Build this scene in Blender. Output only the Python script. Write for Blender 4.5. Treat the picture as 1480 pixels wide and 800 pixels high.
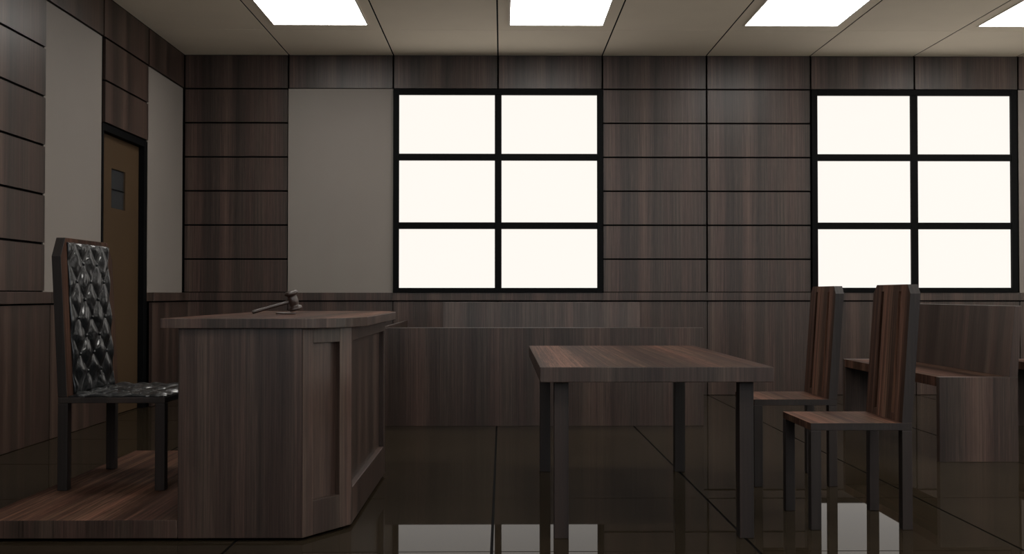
import bpy, bmesh, math, random
from mathutils import Vector, Matrix
random.seed(7)
for o in list(bpy.data.objects): bpy.data.objects.remove(o)
S = bpy.context.scene
COL = S.collection
PI = math.pi

# ------------------------------------------------------------------ camera
T = 1.2
cam = bpy.data.cameras.new('camera')
camo = bpy.data.objects.new('camera', cam); COL.objects.link(camo)
cam.sensor_fit = 'HORIZONTAL'; cam.sensor_width = 36.0
cam.lens = 1482.84 * 36.0 / 1480.0
cam.clip_start = 0.05; cam.clip_end = 100
camo.location = (0.04632, -11.74248, 1.15428)
camo.rotation_euler = (PI/2 + 0.0167, 0.0, -0.00976)
S.camera = camo

# ------------------------------------------------------------------ view, world, light levels
S.view_settings.view_transform = 'Standard'
S.view_settings.look = 'None'
S.view_settings.exposure = 0.0
S.view_settings.gamma = 1.0
S.view_settings.use_curve_mapping = False
w = bpy.data.worlds.new('world'); S.world = w; w.use_nodes = True
w.node_tree.nodes['Background'].inputs[0].default_value = (0.8, 0.9, 1.0, 1)
w.node_tree.nodes['Background'].inputs[1].default_value = 0.05
LAMP = 16.0                      # radiance of the ceiling panels
WIN = (1.0, 0.945, 0.88)      # radiance of the frosted panes of the back wall
FRONTFILL = 4.5                  # radiance of fill windows added in the wall behind the camera
SIDEFILL = 10.0  # radiance of fill windows added in the right wall
H = 3.898                       # ceiling height
XL, XR, YF = -3.61, 10.8, -13.12 # left wall face, right wall, wall behind the camera

# ------------------------------------------------------------------ materials
def mat(name):
    m = bpy.data.materials.new(name); m.use_nodes = True
    nt = m.node_tree; b = nt.nodes['Principled BSDF']
    return m, nt, b
def mth(nt, op, a, b=None):
    n = nt.nodes.new('ShaderNodeMath'); n.operation = op
    for i, v in enumerate((a, b)):
        if v is None: continue
        if isinstance(v, (int, float)): n.inputs[i].default_value = v
        else: nt.links.new(v, n.inputs[i])
    return n.outputs[0]
def wood(name, dark, mid, light, rough=0.42, spec=0.5, coat=0.0):
    m, nt, b = mat(name)
    uv = nt.nodes.new('ShaderNodeUVMap'); uv.uv_map = 'UVMap'
    sep = nt.nodes.new('ShaderNodeSeparateXYZ'); nt.links.new(uv.outputs[0], sep.inputs[0])
    def noise(su, sv, off, detail=3.0, rg=0.6):
        c = nt.nodes.new('ShaderNodeCombineXYZ')
        nt.links.new(mth(nt, 'MULTIPLY_ADD', sep.outputs[0], su), c.inputs[0])
        c.inputs[0].links[0].from_node.inputs[2].default_value = off
        nt.links.new(mth(nt, 'MULTIPLY', sep.outputs[1], sv), c.inputs[1])
        n = nt.nodes.new('ShaderNodeTexNoise'); n.noise_dimensions = '2D'
        n.inputs['Scale'].default_value = 1.0; n.inputs['Detail'].default_value = detail
        n.inputs['Roughness'].default_value = rg
        nt.links.new(c.outputs[0], n.inputs['Vector'])
        return n.outputs[0]
    broad = noise(4.6, 0.08, 3.1, 1.0)
    streak = noise(26.0, 0.35, 11.0, 2.0)
    fine = noise(95.0, 1.2, 5.0, 2.0)
    pore = noise(330.0, 7.0, 9.0, 2.0)
    s = mth(nt, 'MULTIPLY', broad, 0.36)
    s = mth(nt, 'ADD', s, mth(nt, 'MULTIPLY', streak, 0.20))
    s = mth(nt, 'ADD', s, mth(nt, 'MULTIPLY', fine, 0.26))
    s = mth(nt, 'ADD', s, mth(nt, 'MULTIPLY', pore, 0.18))
    r = nt.nodes.new('ShaderNodeValToRGB')
    e = r.color_ramp.elements
    e[0].position = 0.36; e[0].color = (*dark, 1)
    e[1].position = 0.66; e[1].color = (*light, 1)
    k = e.new(0.50); k.color = (*mid, 1)
    nt.links.new(s, r.inputs[0])
    # slow drift of tint between streaks: a greener and a redder brown
    tint = noise(9.0, 0.12, 27.0, 1.0)
    tr = nt.nodes.new('ShaderNodeValToRGB')
    tr.color_ramp.elements[0].position = 0.38; tr.color_ramp.elements[0].color = (0.96, 1.02, 1.00, 1)
    tr.color_ramp.elements[1].position = 0.62; tr.color_ramp.elements[1].color = (1.05, 0.98, 0.98, 1)
    nt.links.new(tint, tr.inputs[0])
    mx = nt.nodes.new('ShaderNodeMix'); mx.data_type = 'RGBA'; mx.blend_type = 'MULTIPLY'
    mx.inputs[0].default_value = 1.0
    nt.links.new(r.outputs[0], mx.inputs[6]); nt.links.new(tr.outputs[0], mx.inputs[7])
    nt.links.new(mx.outputs[2], b.inputs['Base Color'])
    b.inputs['Roughness'].default_value = rough
    b.inputs['Specular IOR Level'].default_value = spec
    b.inputs['Coat Weight'].default_value = coat
    bp = nt.nodes.new('ShaderNodeBump'); bp.inputs['Strength'].default_value = 0.05
    bp.inputs['Distance'].default_value = 0.002
    nt.links.new(fine, bp.inputs['Height']); nt.links.new(bp.outputs[0], b.inputs['Normal'])
    return m
def plain(name, col, rough=0.5, spec=0.5, metal=0.0, var=0.0, scale=3.0):
    m, nt, b = mat(name)
    b.inputs['Base Color'].default_value = (*col, 1)
    b.inputs['Roughness'].default_value = rough
    b.inputs['Specular IOR Level'].default_value = spec
    b.inputs['Metallic'].default_value = metal
    if var:
        tc = nt.nodes.new('ShaderNodeTexCoord'); n = nt.nodes.new('ShaderNodeTexNoise')
        n.inputs['Scale'].default_value = scale; n.inputs['Detail'].default_value = 4
        nt.links.new(tc.outputs['Object'], n.inputs['Vector'])
        r = nt.nodes.new('ShaderNodeValToRGB')
        r.color_ramp.elements[0].position = 0.3; r.color_ramp.elements[1].position = 0.7
        r.color_ramp.elements[0].color = (*[c*(1-var) for c in col], 1)
        r.color_ramp.elements[1].color = (*[c*(1+var) for c in col], 1)
        nt.links.new(n.outputs[0], r.inputs[0]); nt.links.new(r.outputs[0], b.inputs['Base Color'])
    return m
def glow(name, col, strength):
    m, nt, b = mat(name)
    b.inputs['Base Color'].default_value = (0.02, 0.02, 0.02, 1)
    b.inputs['Specular IOR Level'].default_value = 0.0
    b.inputs['Emission Color'].default_value = (*col, 1)
    b.inputs['Emission Strength'].default_value = strength
    return m
WALLWOOD = wood('wall_walnut', (0.0095, 0.0052, 0.0038), (0.025, 0.0152, 0.0118), (0.062, 0.038, 0.029), 0.40, 0.31)
FURNWOOD = wood('furniture_walnut', (0.010, 0.0045, 0.003), (0.034, 0.0172, 0.0118), (0.130, 0.068, 0.045), 0.60, 0.03)
DARKWOOD = wood('dark_chair_wood', (0.005, 0.003, 0.0025), (0.010, 0.0065, 0.0055), (0.020, 0.013, 0.010), 0.55, 0.25)
GAVELWOOD = wood('gavel_wood', (0.014, 0.008, 0.006), (0.022, 0.013, 0.010), (0.035, 0.022, 0.017), 0.38, 0.4)
BLACKGAP = plain('black_gap', (0.0015, 0.0013, 0.0012), 0.9, 0.05)
GREYWALL = plain('grey_painted_wall', (0.145, 0.128, 0.114), 0.7, 0.2, var=0.03, scale=1.5)
CEIL = plain('beige_ceiling_tile', (0.90, 0.80, 0.65), 0.85, 0.2, var=0.02, scale=2.0)
FRAMEBLACK = plain('black_metal', (0.0017, 0.0018, 0.002), 0.6, 0.05, var=0.1)
DOORBROWN = plain('brown_door', (0.040, 0.024, 0.012), 0.65, 0.12, var=0.06, scale=2.0)
DOORGLASS = plain('dark_door_glass', (0.018, 0.019, 0.020), 0.12, 0.3, var=0.05)
STEEL = plain('brushed_steel', (0.45, 0.43, 0.40), 0.3, 0.5, 1.0, var=0.04)
LIGHTFRAME = plain('light_frame', (0.85, 0.78, 0.66), 0.6, 0.3, var=0.02)
DIFFUSER = glow('ceiling_diffuser', (1.0, 0.97, 0.92), LAMP)
PANE = glow('frosted_daylight_pane', WIN, 1.0)
FILLFRONT = glow('added_fill_pane_behind', (0.93, 0.97, 1.0), FRONTFILL)  # glow of the added fill panes behind the camera
FILLSIDE = glow('added_fill_pane_side', (1.0, 0.95, 0.86), SIDEFILL)  # glow of the added fill panes on the right
# glossy floor tile
FLOORTILE, nt, b = mat('glossy_brown_floor_tile')
tc = nt.nodes.new('ShaderNodeTexCoord'); n = nt.nodes.new('ShaderNodeTexNoise')
n.inputs['Scale'].default_value = 0.8; n.inputs['Detail'].default_value = 3
nt.links.new(tc.outputs['Object'], n.inputs['Vector'])
r = nt.nodes.new('ShaderNodeValToRGB')
r.color_ramp.elements[0].position = 0.3; r.color_ramp.elements[1].position = 0.7
r.color_ramp.elements[0].color = (0.0135, 0.0098, 0.0062, 1); r.color_ramp.elements[1].color = (0.0160, 0.0118, 0.0075, 1)
nt.links.new(n.outputs[0], r.inputs[0]); nt.links.new(r.outputs[0], b.inputs['Base Color'])
b.inputs['Roughness'].default_value = 0.015
b.inputs['Specular IOR Level'].default_value = 0.03
# black tufted leather
LEATHER, nt, b = mat('black_leather')
tc = nt.nodes.new('ShaderNodeTexCoord'); n = nt.nodes.new('ShaderNodeTexNoise')
n.inputs['Scale'].default_value = 9; n.inputs['Detail'].default_value = 4; n.inputs['Distortion'].default_value = 0.8
nt.links.new(tc.outputs['Object'], n.inputs['Vector'])
bp = nt.nodes.new('ShaderNodeBump'); bp.inputs['Strength'].default_value = 0.6; bp.inputs['Distance'].default_value = 0.03
nt.links.new(n.outputs[0], bp.inputs['Height']); nt.links.new(bp.outputs[0], b.inputs['Normal'])
b.inputs['Base Color'].default_value = (0.004, 0.0045, 0.005, 1)
b.inputs['Coat Weight'].default_value = 0.45; b.inputs['Coat Roughness'].default_value = 0.10
b.inputs['Roughness'].default_value = 0.40; b.inputs['Specular IOR Level'].default_value = 0.12

# ------------------------------------------------------------------ mesh helpers
class MB:
    """collects boxes and extruded outlines into one mesh; UVs run v along the grain, in metres"""
    def __init__(s):
        s.bm = bmesh.new(); s.uv = s.bm.loops.layers.uv.new('UVMap')
    def _uv(s, faces, off=None, grain=None, rot=0):
        if off is None: off = (random.uniform(0, 50), random.uniform(0, 50), random.uniform(0, 50))
        for f in faces:
            nx, ny, nz = (abs(c) for c in f.normal)
            for l in f.loops:
                x, y, z = l.vert.co
                x -= off[0]; y -= off[1]; z -= off[2]
                if nz > nx and nz > ny: u, v = (y, x) if grain == 'x' else (x, y)
                elif ny >= nx: u, v = (z, x) if grain == 'x' else (x, z)
                else: u, v = (z, y) if grain == 'y' else (y, z)
                l[s.uv].uv = (u, v)
    def box(s, x0, x1, y0, y1, z0, z1, off=None, mi=0, grain=None):
        V = [s.bm.verts.new((x, y, z)) for z in (z0, z1) for y in (y0, y1) for x in (x0, x1)]
        F = [s.bm.faces.new([V[i] for i in q]) for q in
             ((0, 2, 3, 1), (4, 5, 7, 6), (0, 1, 5, 4), (2, 6, 7, 3), (0, 4, 6, 2), (1, 3, 7, 5))]
        for f in F: f.material_index = mi; f.normal_update()
        s._uv(F, off, grain); return s
    def prism(s, pts, d, off=None, mi=0, shift=None, grain=None):
        """pts: 3D outline of one cap; d: extrusion vector"""
        d = Vector(d)
        A = [s.bm.verts.new(p) for p in pts]; B = [s.bm.verts.new(Vector(p) + d) for p in pts]
        F = [s.bm.faces.new(A), s.bm.faces.new(B[::-1])]
        k = len(pts)
        for i in range(k):
            F.append(s.bm.faces.new((A[i], B[i], B[(i+1) % k], A[(i+1) % k])))
        bmesh.ops.recalc_face_normals(s.bm, faces=F)
        for f in F: f.material_index = mi; f.normal_update()
        s._uv(F, off, grain); return s
    def lathe(s, prof, c, axis, seg=24, mi=0):
        """prof: list of (r, t) along axis from c"""
        axis = Vector(axis).normalized(); q = axis.to_track_quat('Z', 'Y')
        rings = []
        for r, t in prof:
            if r < 1e-6: rings.append([s.bm.verts.new(Vector(c) + axis*t)])
            else: rings.append([s.bm.verts.new(Vector(c) + q @ Vector((r*math.cos(2*PI*i/seg), r*math.sin(2*PI*i/seg), t))) for i in range(seg)])
        F = []
        for a, b2 in zip(rings, rings[1:]):
            for i in range(seg):
                j = (i+1) % seg
                if len(a) == 1 and len(b2) == 1: continue
                if len(a) == 1: f = (a[0], b2[i], b2[j])
                elif len(b2) == 1: f = (a[i], a[j], b2[0])
                else: f = (a[i], a[j], b2[j], b2[i])
                F.append(s.bm.faces.new(f))
        bmesh.ops.recalc_face_normals(s.bm, faces=F)
        for f in F: f.smooth = True; f.material_index = mi; f.normal_update()
        s._uv(F); return s
    def band(s, test):
        for f in s.bm.faces:
            f.normal_update()
            if test(f.normal): f.material_index = 1  # second wood paints in how light falls on these faces
        return s
    def build(s, name, mats, parent=None, bevel=0.0, seg=2):
        me = bpy.data.meshes.new(name); s.bm.to_mesh(me); s.bm.free()
        for m in (mats if isinstance(mats, (list, tuple)) else [mats]): me.materials.append(m)
        o = bpy.data.objects.new(name, me); COL.objects.link(o)
        if parent: o.parent = parent
        if bevel:
            md = o.modifiers.new('bevel', 'BEVEL'); md.width = bevel; md.segments = seg
            md.limit_method = 'ANGLE'; md.angle_limit = math.radians(35); md.harden_normals = False
        return o
def thing(name, label, cat, loc=(0, 0, 0), rz=0, group=None):
    o = bpy.data.objects.new(name, None); COL.objects.link(o)
    o.empty_display_size = 0.1
    o.location = loc; o.rotation_euler = (0, 0, rz)
    o['label'] = label; o['category'] = cat
    if group: o['group'] = group
    return o
def struct(o, label=None):
    o['kind'] = 'structure'
    if label: o['label'] = label
    return o
def copy_tree(root, loc, rz, label):
    c = root.copy(); COL.objects.link(c); c.location = loc; c.rotation_euler = (0, 0, rz); c['label'] = label
    for ch in list(root.children):
        d = ch.copy(); COL.objects.link(d); d.parent = c
        for g in list(ch.children):
            e = g.copy(); COL.objects.link(e); e.parent = d
    return c

# ------------------------------------------------------------------ room shell
OY = 0.08                       # the tile grid starts this far behind the back wall face
NX0, NX1 = -3, 9
G = 0.014
m = MB()                        # floor: square tiles on a black bed
m.box(XL - .1, XR, YF, 0.1, -0.12, -0.004, mi=1)
for i in range(-4, NX1):
    for j in range(11):
        x0 = max(i*T, XL - .05); x1 = (i+1)*T; y1 = OY - j*T; y0 = max(y1 - T, YF)
        m.box(x0 + G/2, x1 - G/2, y0 + .0055, y1 - .0055, -0.004, 0.0, mi=0)
fl = struct(m.build('floor', [FLOORTILE, BLACKGAP]), 'glossy dark brown square floor tiles')
m = MB()                        # ceiling tiles
m.box(XL - .1, XR, YF, 0.1, H + 0.004, H + 0.12, mi=1)
for i in range(-4, NX1):
    for j in range(11):
        x0 = max(i*T, XL - .05); x1 = (i+1)*T; y1 = OY - j*T; y0 = max(y1 - T, YF)
        m.box(x0 + .008, x1 - .008, y0 + .0048, y1 - .0048, H, H + 0.004, mi=0)
struct(m.build('ceiling', [CEIL, BLACKGAP]), 'beige square ceiling tiles')

ZP = [1.172, 1.555, 1.944, 2.334, 2.723, 3.114, 3.505, 3.898]   # panel seams above the rail
def wall_panel(m, a0, a1, z0, z1, face, side, depth=0.026, gap=0.0105, mi=0):
    """a wood panel; side 'back': a runs along x and face is y; 'left'/'right': a runs along y and face is x"""
    a0 += gap; a1 -= gap; z0 += gap*0.9; z1 -= gap*0.9
    if side == 'back': m.box(a0, a1, face, face + depth, z0, z1, off=(a0, 0, 0), mi=mi)
    elif side == 'left': m.box(face - depth, face, a0, a1, z0, z1, off=(0, a0, 0), mi=mi)
    elif side == 'right': m.box(face, face + depth, a0, a1, z0, z1, off=(0, a0, 0), mi=mi)
    elif side == 'front': m.box(a0, a1, face - depth, face, z0, z1, off=(a0, 0, 0), mi=mi)
def wall_run(m, cols, side, face, wface):
    """cols: (a0, a1, kind) kind wood / grey / window / door"""
    for a0, a1, kind in cols:
        wall_panel(m, a0, a1, ZP[6], ZP[7], face, side)                       # header
        if kind == 'wood':
            for z0, z1 in zip(ZP[:6], ZP[1:7]): wall_panel(m, a0, a1, z0, z1, face, side)
        if kind == 'grey':
            wall_panel(m, a0, a1, ZP[0], ZP[6], face, side, 0.01, 0.0, 2) if side != 'left' else wall_panel(m, a0, a1, ZP[0], ZP[6], face - 0.018, side, 0.01, 0.0, 2)
        if kind == 'door':
            for z0, z1 in zip(ZP[4:6], ZP[5:7]): wall_panel(m, a0 + .03, a1, z0, z1, face, side)
        if kind != 'door': wall_panel(m, a0, a1, 0.0, 1.073, wface, side, 0.03, 0.005)

# back wall: backing with the two window holes
m = MB()
cols = [(-3.588, -2.4, 'wood'), (-2.4, -1.2, 'grey'), (-1.2, 0, 'window'), (0, 1.2, 'window'),
        (1.2, 2.4, 'wood'), (2.4, 3.6, 'wood'), (3.6, 4.8, 'window'), (4.8, 6.0, 'window'), (6.0, 7.2, 'grey'),
        (7.2, 8.4, 'wood'), (8.4, 9.6, 'wood'), (9.6, 10.8, 'grey')]
wall_run(m, cols, 'back', 0.0, 0.0)
for x0, x1 in ((-3.8, -1.2), (1.2, 3.6), (6.0, 10.9)): m.box(x0, x1, 0.025, 0.15, 0, H + .05, mi=1)
for x0, x1 in ((-1.2, 1.2), (3.6, 6.0)):
    m.box(x0, x1, 0.025, 0.15, 0, 1.17, mi=1); m.box(x0, x1, 0.025, 0.15, 3.503, H + .05, mi=1)
struct(m.build('wall_back', [WALLWOOD, BLACKGAP, GREYWALL], bevel=0), 'dark walnut panelled wall with a grey painted panel')
# left wall
m = MB()
cols = [(-1.18, 0.0, 'grey'), (-2.375, -1.18, 'door'), (-3.55, -2.375, 'grey')]
y = -3.55
for k in range(4): cols.append((y - T, y, 'wood')); y -= T
cols += [(y - T, y, 'grey')]; y -= T
while y > YF + .3: cols.append((max(y - T, YF), y, 'wood')); y -= T
wall_run(m, cols, 'left', -3.588, -3.545)
m.box(-3.80, -3.613, -1.18, 0.0, 0, H + .05, mi=1)
m.box(-3.80, -3.613, -2.375, -1.18, 2.72, H + .05, mi=1)
m.box(-3.80, -3.613, YF, -2.375, 0, H + .05, mi=1)
m.box(-3.82, -3.80, -2.5, -1.1, 0, 2.9, mi=1)
struct(m.build('wall_left', [WALLWOOD, BLACKGAP, GREYWALL], bevel=0), 'dark walnut panelled side wall with grey painted strips')
# right wall, outside the frame, with added fill windows
m = MB(); cols = []; y = 0.0; kinds = ['wood', 'grey', 'window', 'window', 'wood', 'wood', 'window', 'window', 'wood', 'wood', 'window', 'window', 'grey']
for k in kinds: cols.append((y - T, y, k)); y -= T
wall_run(m, cols, 'right', XR, XR - .01)
m.box(XR + .012, XR + .15, YF, 0.1, 0, H + .05, mi=1)
struct(m.build('wall_right', [WALLWOOD, BLACKGAP, GREYWALL]))
# wall behind the camera
m = MB(); cols = []; x = -3.6
for k in ['wood', 'window', 'window', 'wood', 'window', 'window', 'wood', 'window', 'window', 'wood', 'wood', 'grey']:
    cols.append((x, x + T, k)); x += T
wall_run(m, cols, 'front', YF, YF + .01)
m.box(-3.8, XR + .1, YF - .15, YF - .012, 0, H + .05, mi=1)
struct(m.build('wall_front', [WALLWOOD, BLACKGAP, GREYWALL]))
# chair rails
m = MB()
for k in range(-3, 9):
    x0 = k*T if k > -3 else -3.588
    m.box(x0, (k+1)*T, -0.018, 0.012, 1.082, 1.172, off=(x0, 0, 0))
struct(m.build('trim_1', WALLWOOD, bevel=.003), 'walnut chair rail along the panelled wall')
m = MB(); m.box(-3.612, -3.522, -1.18, -0.0185, 1.082, 1.172)
for k in range(11):
    y1 = -2.375 - k*T; m.box(-3.612, -3.522, max(y1 - T, YF + .03), y1, 1.082, 1.172)
struct(m.build('trim_2', WALLWOOD, bevel=.003), 'walnut chair rail on the side wall')

def window(name, x0, x1, z0, z1, side='back', face=0.0, pane=PANE, label=None):
    """black steel frame of two by three frosted panes"""
    def bx(m, a0, a1, d0, d1, zz0, zz1):
        if side == 'back': m.box(a0, a1, face + d0, face + d1, zz0, zz1)
        elif side == 'front': m.box(a0, a1, face - d1, face - d0, zz0, zz1)
        else: m.box(face + d0, face + d1, a0, a1, zz0, zz1)
    f = MB(); t = 0.066; xm = (x0 + x1)/2
    bx(f, x0, x0 + t, -0.03, 0.05, z0, z1); bx(f, x1 - t, x1, -0.03, 0.05, z0, z1)
    bx(f, x0 + t, x1 - t, -0.03, 0.05, z1 - t, z1); bx(f, x0 + t, x1 - t, -0.03, 0.05, z0, z0 + t*.85)
    bx(f, xm - .039, xm + .039, -0.025, 0.05, z0 + t*.85, z1 - t)
    for zc in (1.937, 2.722):
        bx(f, x0 + t, xm - .039, -0.024, 0.05, zc - .038, zc + .038)
        bx(f, xm + .039, x1 - t, -0.024, 0.05, zc - .038, zc + .038)
    fo = struct(f.build(name, FRAMEBLACK, bevel=.002), label)
    d0, d1 = (0.012, 0.03) if side == 'back' else (-0.004, 0.008)
    p = MB(); bx(p, x0 + .02, x1 - .02, d0, d1, z0 + .02, z1 - .02)
    p.build('frosted_pane', pane, fo)
    return fo
window('window_1', -1.198, 1.203, 1.170, 3.502, label='black framed window of six glowing frosted panes, nearest the judge bench')
window('window_2', 3.603, 5.970, 1.172, 3.502, label='black framed window of six glowing frosted panes, behind the chairs')
for k, yy in enumerate((-4.8, -9.6, -14.4)):
    window('window_%d' % (k+3), yy, yy + 2.4, 1.172, 3.502, 'right', XR - .0, FILLSIDE)  # unseen windows added to fill the room with light from the right
for k, xx in enumerate((-2.4, 1.2, 4.8)):
    window('window_%d' % (k+6), xx, xx + 2.4, 1.172, 3.502, 'front', YF + .0, FILLFRONT)  # unseen windows added as frontal fill light

# door in the left wall
m = MB()
m.box(-3.72, -3.596, -1.275, -1.182, 0, 2.718); m.box(-3.72, -3.596, -2.373, -2.335, 0, 2.718)
m.box(-3.72, -3.596, -2.335, -1.275, 2.652, 2.718)
df = struct(m.build('door_1', FRAMEBLACK, bevel=.003), 'brown door with a small dark window in a black frame')
m = MB()                                             # leaf with a hole for the glass
zs = (0.005, 1.972, 2.348, 2.65); ys = (-2.333, -2.0, -1.64, -1.277)
m.box(-3.70, -3.655, ys[0], ys[1], zs[0], zs[3]); m.box(-3.70, -3.655, ys[2], ys[3], zs[0], zs[3])
m.box(-3.70, -3.655, ys[1], ys[2], zs[0], zs[1]); m.box(-3.70, -3.655, ys[1], ys[2], zs[2], zs[3])
leaf = m.build('door_leaf', DOORBROWN, df)
m = MB(); m.box(-3.69, -3.672, -2.0, -1.64, 1.972, 2.348); m.build('door_glass', DOORGLASS, leaf)
m = MB(); m.box(-3.671, -3.664, -2.0, -1.64, 2.150, 2.158); m.build('glazing_bar', FRAMEBLACK, leaf)
m = MB()
m.lathe([(0, 0), (.03, 0), (.03, .006), (.011, .008), (.011, .035), (.026, .045), (.029, .058), (.022, .068), (0, .07)], (-3.655, -2.19, 1.32), (1, 0, 0), 20)
m.build('door_knob', STEEL, leaf)

# ------------------------------------------------------------------ ceiling lights
def ceiling_light(label):
    t = thing('ceiling_light', label, 'ceiling light', (0, 0, H), 0, 'square ceiling lights')
    f = MB(); a, b_ = .490, .47
    f.box(-a, a, -a, -b_, -.006, 0); f.box(-a, a, b_, a, -.006, 0)
    f.box(-a, -b_, -b_, b_, -.006, 0); f.box(b_, a, -b_, b_, -.006, 0)
    f.build('light_frame', LIGHTFRAME, t, bevel=.001)
    d = MB(); d.box(-.47, .47, -.47, .47, -.005, -.0005); d.build('diffuser', DIFFUSER, t)
    return t
lbl = ['square white ceiling light above the judge bench, leftmost in the photo',
       'square white ceiling light directly in front of the window by the jury box',
       'square white ceiling light between the two windows, third from the left',
       'square white ceiling light cut by the right edge of the photo']
L0 = None
for r_, yc in enumerate((-1.800, -5.400, -9.000, -11.945)):  # rows past the first are unseen, added for fill and spaced from shadows
    for i, xc in enumerate((-1.8, 0.6, 3.0, 5.4, 7.8)):
        if r_ == 0 and i < 4: lab = lbl[i]
        else: lab = 'unseen square white ceiling light in row %s from the windows, over %s' % (
            ('the first', 'the second', 'the third', 'the last')[r_],
            ('the left aisle', 'the left centre', 'the centre', 'the right centre', 'the right side')[i])
        if L0 is None: L0 = ceiling_light(lab); o = L0
        else: o = copy_tree(L0, (0, 0, 0), 0, lab)
        o.location = (xc, yc, H)

# ------------------------------------------------------------------ judge bench
JB = thing('judge_bench', 'large dark walnut judge bench with chamfered recessed-panel corner on a low platform', 'desk', (-1.9, -5.84, 0))
def loc(p): return (p[0] + 1.9, p[1] + 5.84, p[2])
class ML(MB):                                       # world coordinates, shifted into the thing's frame
    def build(s, name, mats, parent=None, bevel=0.0, seg=2, o=(-1.9, -5.84, 0)):
        bmesh.ops.translate(s.bm, verts=s.bm.verts, vec=(-o[0], -o[1], -o[2]))
        return MB.build(s, name, mats, parent, bevel, seg)
YN, YB = -6.92, -4.885
m = ML(); m.box(-2.425, -1.470, YN, -4.775, 0.016, 0.100); m.band(lambda n: abs(n.z) < .5); m.build('platform', [FURNWOOD, WALLWOOD], JB, bevel=.002)  # greyer wood paints the light on the platform edges
m = ML()                                            # recessed plinth under everything
m.prism([(-2.38, -6.86, 0), (-.93, -6.86, 0), (-.76, -6.60, 0), (-.76, -5.20, 0), (-.93, -4.94, 0), (-2.38, -4.94, 0)], (0, 0, .0155))
m.build('plinth', BLACKGAP, JB)
m = ML(); m.box(-1.468, -.889, YN, YN + .035, 0.016, 0.995, grain=None); m.build('side_panel', WALLWOOD, JB, bevel=.0015)
m = ML(); m.box(-1.468, -.889, YB - .035, YB, 0.016, 0.995); m.build('side_panel', WALLWOOD, JB, bevel=.0015)
def framed(P, Q, inward, z0, z1, a, b, za, zb, thick=.045, only=False):
    """framed board standing between P and Q with a recessed field"""
    P = Vector((P[0], P[1], 0)); Q = Vector((Q[0], Q[1], 0)); d = (Q - P); L = d.length; d.normalize()
    n = Vector((inward[0], inward[1], 0)).normalized()
    m = ML()
    def piece(s0, s1, zz0, zz1, t0, t1):
        A = P + d*s0 + n*t0; B = P + d*s1 + n*t0
        off = (A.x + random.uniform(-3, 3), A.y + random.uniform(-3, 3), 0)
        m.prism([(A.x, A.y, zz0), (B.x, B.y, zz0), (B.x, B.y, zz1), (A.x, A.y, zz1)], n*(t1 - t0), off=off)
    if only: return m, piece, L
    piece(0, a, z0, z1, 0, thick); piece(L - b, L, z0, z1, 0, thick)
    piece(a, L - b, z0, za, 0, thick); piece(a, L - b, zb, z1, 0, thick)
    return m, piece, L
m, piece, L = framed((-.886, YN), (-.70, -6.636), (-.84, .55), 0.016, .995, .068, .086, .176, .922)
cp = m.build('corner_panel', WALLWOOD, JB, bevel=.002)
m, piece, L = framed((-.886, YN), (-.70, -6.636), (-.84, .55), 0.016, .995, .068, .086, .176, .922, only=True)
piece(.066, L - .084, .174, .924, .030, .045); m.build('recessed_panel', WALLWOOD, cp)
m, piece, L = framed((-.70, -5.170), (-.886, YB), (-.84, -.55), 0.016, .995, .068, .086, .176, .922)
cp = m.build('corner_panel', WALLWOOD, JB, bevel=.002)
m, piece, L = framed((-.70, -5.170), (-.886, YB), (-.84, -.55), 0.016, .995, .068, .086, .176, .922, only=True)
piece(.066, L - .084, .174, .924, .030, .045); m.build('recessed_panel', WALLWOOD, cp)
m, piece, L = framed((-.70, -6.636), (-.70, -5.170), (-1, 0), 0.016, .995, .030, .070, .194, .922)
fp = m.build('front_panel', WALLWOOD, JB, bevel=.002)
m, piece, L = framed((-.70, -6.636), (-.70, -5.170), (-1, 0), 0.016, .995, .030, .070, .194, .922, only=True)
piece(.028, L - .068, .192, .924, .030, .045); m.build('recessed_panel', WALLWOOD, fp)
def rcorner(c, p0, p1, n=7):                        # curve from p0 to p1 bending towards c
    return [tuple((1-t)**2*p0[k] + 2*t*(1-t)*c[k] + t*t*p1[k] for k in (0, 1)) for t in [i/n for i in range(n+1)]]
pts = [(-1.546, -6.945)] + rcorner((-.695, -6.92), (-.87, -6.945), (-.628, -6.60)) + rcorner((-.66, -4.80), (-.628, -5.22), (-.87, -4.78)) + [(-1.546, -4.78)]
m = ML(); m.prism([(x, y, 0.995) for x, y in pts], (0, 0, .046)); m.band(lambda n: abs(n.z) < .5); m.build('desktop', [FURNWOOD, WALLWOOD], JB, bevel=.002)  # desktop rim gets its grey cast of light from a second wood

# ------------------------------------------------------------------ gavel and sound block
DZ = 1.041
m = MB(); m.lathe([(0, 0), (.052, 0), (.055, .002), (.055, .006), (.050, .009), (.045, .0095), (.043, .008), (0, .008)], (0, 0, 0), (0, 0, 1), 32)
sb = m.build('sound_block', GAVELWOOD); sb.location = (-1.185, -5.88, DZ)
sb['label'] = 'low round wooden sound block under the gavel on the judge bench'; sb['category'] = 'sound block'
GV = thing('gavel', 'brown wooden gavel leaning with its head up on the judge bench desktop', 'gavel', (-1.37, -5.94, DZ))
GO = Vector((-1.37, -5.94, DZ))
A = Vector((-1.362, -5.94, DZ + .0105)) - GO
hc = Vector((-1.144, -5.88, DZ + .0755)) - GO         # centre of the head
d = (hc - A).normalized()
m = MB()
Lh = (hc - A).length
m.lathe([(0, -.002), (.008, -.001), (.0105, .004), (.0108, .02), (.0095, .09), (.0095, Lh*.75), (.011, Lh - .02), (.011, Lh - .005)], A, d, 16)
m.build('handle', GAVELWOOD, GV)
up = Vector((0, 0, 1)); up = (up - d*up.dot(d)).normalized()
side = d.cross(up)
ax = (up*.97 + side*.10 ).normalized()
m = MB()
hl = .056
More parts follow.
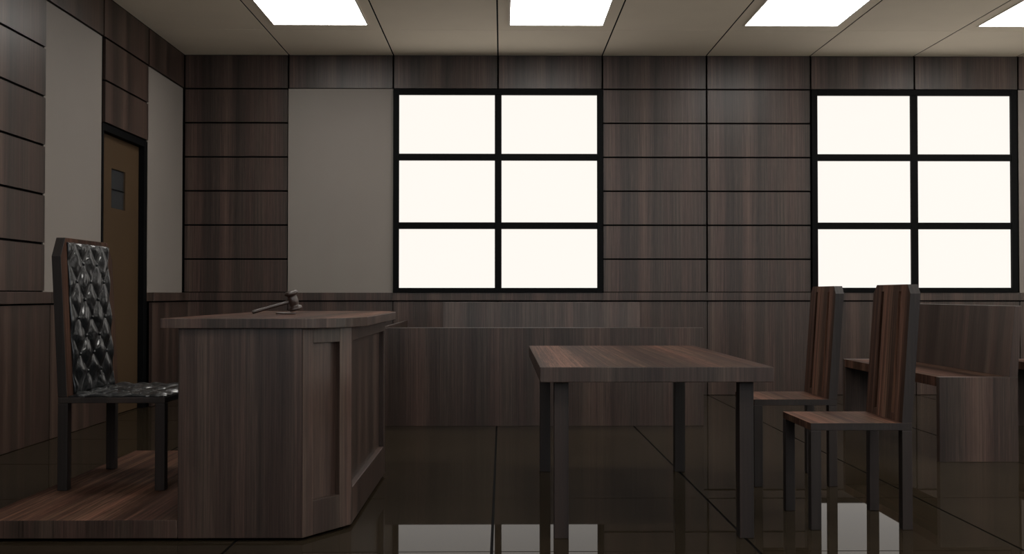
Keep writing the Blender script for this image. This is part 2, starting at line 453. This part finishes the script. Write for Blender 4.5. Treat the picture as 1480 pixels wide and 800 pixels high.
prof = [(0, -hl), (.031, -hl), (.037, -hl + .004), (.039, -hl + .010), (.037, -hl + .019), (.029, -hl + .023), (.023, -hl + .027),
        (.0265, -.022), (.0285, 0), (.0265, .022), (.023, hl - .027), (.029, hl - .023), (.037, hl - .019), (.039, hl - .010), (.037, hl - .004), (.031, hl), (0, hl)]
m.lathe(prof, hc, ax, 28)
m.build('head', GAVELWOOD, GV)

# ------------------------------------------------------------------ wooden chairs
def side_chair(name, label, loc_, rz, group, W=0.50, seat_z=0.523):
    t = thing(name, label, 'chair', loc_, rz, group)
    m = MB(); m.box(-.25, .25, -W/2, W/2, seat_z - .036, seat_z); m.band(lambda n: abs(n.y) > .7); m.build('seat', [FURNWOOD, DARKWOOD], t, bevel=.0015)  # seat sides in darker wood, painting in their greyer light
    for sx, sy in ((-1, -1), (-1, 1), (1, -1), (1, 1)):
        x0 = -.25 if sx < 0 else .199; y0 = -W/2 if sy < 0 else W/2 - .05
        m = MB(); m.box(x0, x0 + .051, y0, y0 + .05, 0, seat_z - .0365); m.build('leg', DARKWOOD, t, bevel=.0025)
    def bk(m, outline, f0, f1):                      # outline (y, z) to a leaning slab between depths f0, f1
        def lean(z): return .199 + .071*(z - seat_z)
        P = [(lean(z) + f0, y, z) for y, z in outline]
        m.prism(P, (f1 - f0, 0, 0))
    b_ = W/2; zt = seat_z + .680; zc = zt - .046; ci = .042
    full = [(-b_, seat_z + .0005), (b_, seat_z + .0005), (b_, zc), (b_ - ci, zt), (-b_ + ci, zt), (-b_, zc)]
    g0, g1 = .134, .100                              # a groove lies between these distances from the middle
    zg0, zg1 = seat_z + .035, zt - .035
    m = MB()
    bk(m, full, .030, .050)
    bk(m, [(-g1, seat_z + .0005), (g1, seat_z + .0005), (g1, zt), (-g1, zt)], 0, .030)
    for s in (-1, 1):
        bk(m, [(s*g0, seat_z + .0005), (s*b_, seat_z + .0005), (s*b_, zc), (s*(b_ - ci), zt), (s*g0, zt)], 0, .030)
        bk(m, [(s*g1, seat_z + .0005), (s*g0, seat_z + .0005), (s*g0, zg0), (s*g1, zg0)], 0, .030)
        bk(m, [(s*g1, zg1), (s*g0, zg1), (s*g0, zt), (s*g1, zt)], 0, .030)
    bmesh.ops.remove_doubles(m.bm, verts=m.bm.verts, dist=1e-5)
    for f in m.bm.faces:
        f.normal_update(); c = f.calc_center_median()
        if abs(f.normal.y) > .3 and abs(c.y) > b_ - ci: f.material_index = 1  # backrest sides painted darker for the way light falls
    m.build('backrest', [FURNWOOD, DARKWOOD], t)
    return t
C1 = side_chair('wooden_chair', 'dark walnut chair nearer the camera, facing the table', (1.809, -6.47, 0), 0, 'wooden chairs at the table')
C2 = copy_tree(C1, (1.811, -5.335, 0), 0, 'dark walnut chair farther from the camera, partly behind the table corner')

# ------------------------------------------------------------------ table
TB = thing('table', 'rectangular dark walnut table with four square legs', 'table', (.77, -5.935, 0))
class MT(ML):
    def build(s, name, mats, parent=None, bevel=0.0, seg=2): return ML.build(s, name, mats, parent, bevel, seg, (.77, -5.935, 0))
m = MT(); m.box(.224, 1.318, -6.95, -4.955, .743, .814); m.band(lambda n: abs(n.z) < .5); m.build('tabletop', [FURNWOOD, WALLWOOD], TB, bevel=.0025)  # grey light on the tabletop edges is put into their wood
for x0, x1 in ((.293, .362), (1.172, 1.240)):
    for y0, y1 in ((-6.88, -6.812), (-5.055, -4.987)):
        m = MT(); m.box(x0, x1, y0, y1, 0, .7425); m.build('leg', DARKWOOD, TB, bevel=.0025)

# ------------------------------------------------------------------ pews
def pew(label, loc_, rz):
    t = thing('pew', label, 'bench', loc_, rz, 'wooden pews')
    Lp = 2.0; hw = Lp/2
    for s in (-1, 1):
        y0, y1 = sorted((s*hw, s*(hw - .05)))
        m = MB(); m.box(0, .545, y0, y1, 0, .583); m.build('end_panel', WALLWOOD, t, bevel=.0015)
    m = MB(); m.box(0.001, .545, -hw + .0505, hw - .0505, .515, .582); m.build('seat', FURNWOOD, t, bevel=.0015)
    m = MB()
    m.prism([(.484, -hw, .5835), (.545, -hw, .5835), (.576, -hw, 1.072), (.528, -hw, 1.072)], (0, Lp, 0)); m.build('backrest', WALLWOOD, t, bevel=.0015)
    return t
P1 = pew('dark walnut pew on the open floor behind the two chairs', (3.060, -3.69, 0), 0)
P2 = copy_tree(P1, (4.450, -3.69, 0), 0, 'dark walnut pew at the right edge of the photo, mostly hidden')
P3 = copy_tree(P1, (.450, -1.826, 0), PI/2, 'dark walnut pew inside the jury box, only its back showing')
P4 = copy_tree(P1, (5.840, -3.69, 0), 0, 'dark walnut pew beyond the right edge of the photo')

# ------------------------------------------------------------------ jury box
JX = thing('jury_box', 'long low dark walnut jury box partition standing under the left window', 'partition', (.4, -2.73, 0))
class MJ(ML):
    def build(s, name, mats, parent=None, bevel=0.0, seg=2): return ML.build(s, name, mats, parent, bevel, seg, (.4, -2.73, 0))
m = MJ(); m.box(-1.06, 1.818, -2.73, -2.68, 0, .860); m.build('front_panel', WALLWOOD, JX, bevel=.0015)
m = MJ(); m.box(-1.035, -1.005, -2.6795, -.28, 0, .860); m.build('side_panel', WALLWOOD, JX, bevel=.001)

# ------------------------------------------------------------------ judge chair with tufted black leather
JC = thing('judge_chair', 'high-backed wooden chair with tufted black leather behind the judge bench', 'chair', (-2.052, -5.835, .1005), 0)
W2 = .365
m = MB(); m.box(-.287, .287, -W2, W2, .468, .500); m.build('seat_frame', DARKWOOD, JC, bevel=.003)
for sx, sy in ((-1, -1), (-1, 1), (1, -1), (1, 1)):
    x0 = -.287 if sx < 0 else .234; y0 = -W2 if sy < 0 else W2 - .053
    m = MB(); m.box(x0, x0 + .053, y0, y0 + .053, 0, .4675); m.build('leg', DARKWOOD, JC, bevel=.0025)
def jl(z): return -.236 - .052*(z - .5)            # leaning front face of the back frame
zt, zc, ci = 1.362, 1.258, .070
out = [(-W2, .5005), (W2, .5005), (W2, zc), (W2 - ci, zt), (-W2 + ci, zt), (-W2, zc)]
m = MB(); m.prism([(jl(z) - .051, y, z) for y, z in out], (.051, 0, 0)); m.band(lambda n: abs(n.y) > .5); m.build('back_frame', [FURNWOOD, DARKWOOD], JC, bevel=.003)  # frame sides in darker wood carry painted shade
SY, SZ = .190, .200
def tuft(a, b_):
    u = a/SY + b_/SZ; v = a/SY - b_/SZ
    return (abs(math.sin(PI*u)*math.sin(PI*v)))**0.8
def cushion(name, w_, h_, depth, place, parent):
    """w_ x h_ tufted pad; place(a, b, t) maps pad coordinates and height to the chair"""
    bm = bmesh.new(); nx, ny = 96, 132
    rows = []
    for j in range(ny + 1):
        r_ = []
        for i in range(nx + 1):
            a = -w_/2 + w_*i/nx; b_ = -h_/2 + h_*j/ny
            e = min(w_/2 - abs(a), h_/2 - abs(b_))
            edge = min(1, max(0, e/.035)); edge = math.sqrt(1 - (1 - edge)**2)
            rip = .0020*math.sin(31*a + 17*b_ + 2*math.sin(23*b_)) + .0014*math.sin(67*b_ - 40*a + 3*math.sin(29*a))
            t = edge*(.30*depth + .70*depth*tuft(a, b_)*(1 + 10*rip) + rip*.8)
            r_.append(bm.verts.new(place(a, b_, t)))
        rows.append(r_)
    for j in range(ny):
        for i in range(nx):
            bm.faces.new((rows[j][i], rows[j][i+1], rows[j+1][i+1], rows[j+1][i]))
    # closed back
    per = [rows[0][i] for i in range(nx + 1)] + [rows[j][nx] for j in range(1, ny + 1)] + [rows[ny][i] for i in range(nx - 1, -1, -1)] + [rows[j][0] for j in range(ny - 1, 0, -1)]
    bm.faces.new(per[::-1])
    bmesh.ops.recalc_face_normals(bm, faces=bm.faces)
    for f in bm.faces: f.smooth = len(f.verts) == 4
    me = bpy.data.meshes.new(name); bm.to_mesh(me); bm.free(); me.materials.append(LEATHER)
    o = bpy.data.objects.new(name, me); COL.objects.link(o); o.parent = parent
    o['label'] = 'shiny tufted black leather pad'
    return o
bmw, bmh, bd = .575, .832, .022
def pback(a, b_, t): z = .923 + b_; return (jl(z) + .0008 + t, a, z)
bc = cushion('back_cushion', bmw, bmh, bd, pback, JC)
sw, sh, sd = .726, .520, .024
def pseat(a, b_, t): return (.026 + b_, a, .5008 + t)
sc_ = cushion('seat_cushion', sw, sh, sd, pseat, JC)
btn = None
def buttons(w_, h_, depth, place, parent, ax):
    global btn
    for p in range(-12, 13):
        for q in range(-12, 13):
            a = SY*(p + q)/2; b_ = SZ*(p - q)/2
            if abs(a) > w_/2 - .03 or abs(b_) > h_/2 - .03: continue
            if btn is None:
                mm = MB(); mm.lathe([(0, -.004), (.008, -.003), (.0095, 0), (.008, .0035), (.004, .0055), (0, .006)], (0, 0, 0), (0, 0, 1), 14)
                btn = mm.build('button', LEATHER); o = btn
            else:
                o = btn.copy(); COL.objects.link(o)
            o.parent = parent; o.location = place(a, b_, .30*depth + .003)
            o.rotation_euler = (0, PI/2, 0) if ax == 'x' else (0, 0, 0)
buttons(bmw, bmh, bd, pback, bc, 'x')
buttons(sw, sh, sd, pseat, sc_, 'z')
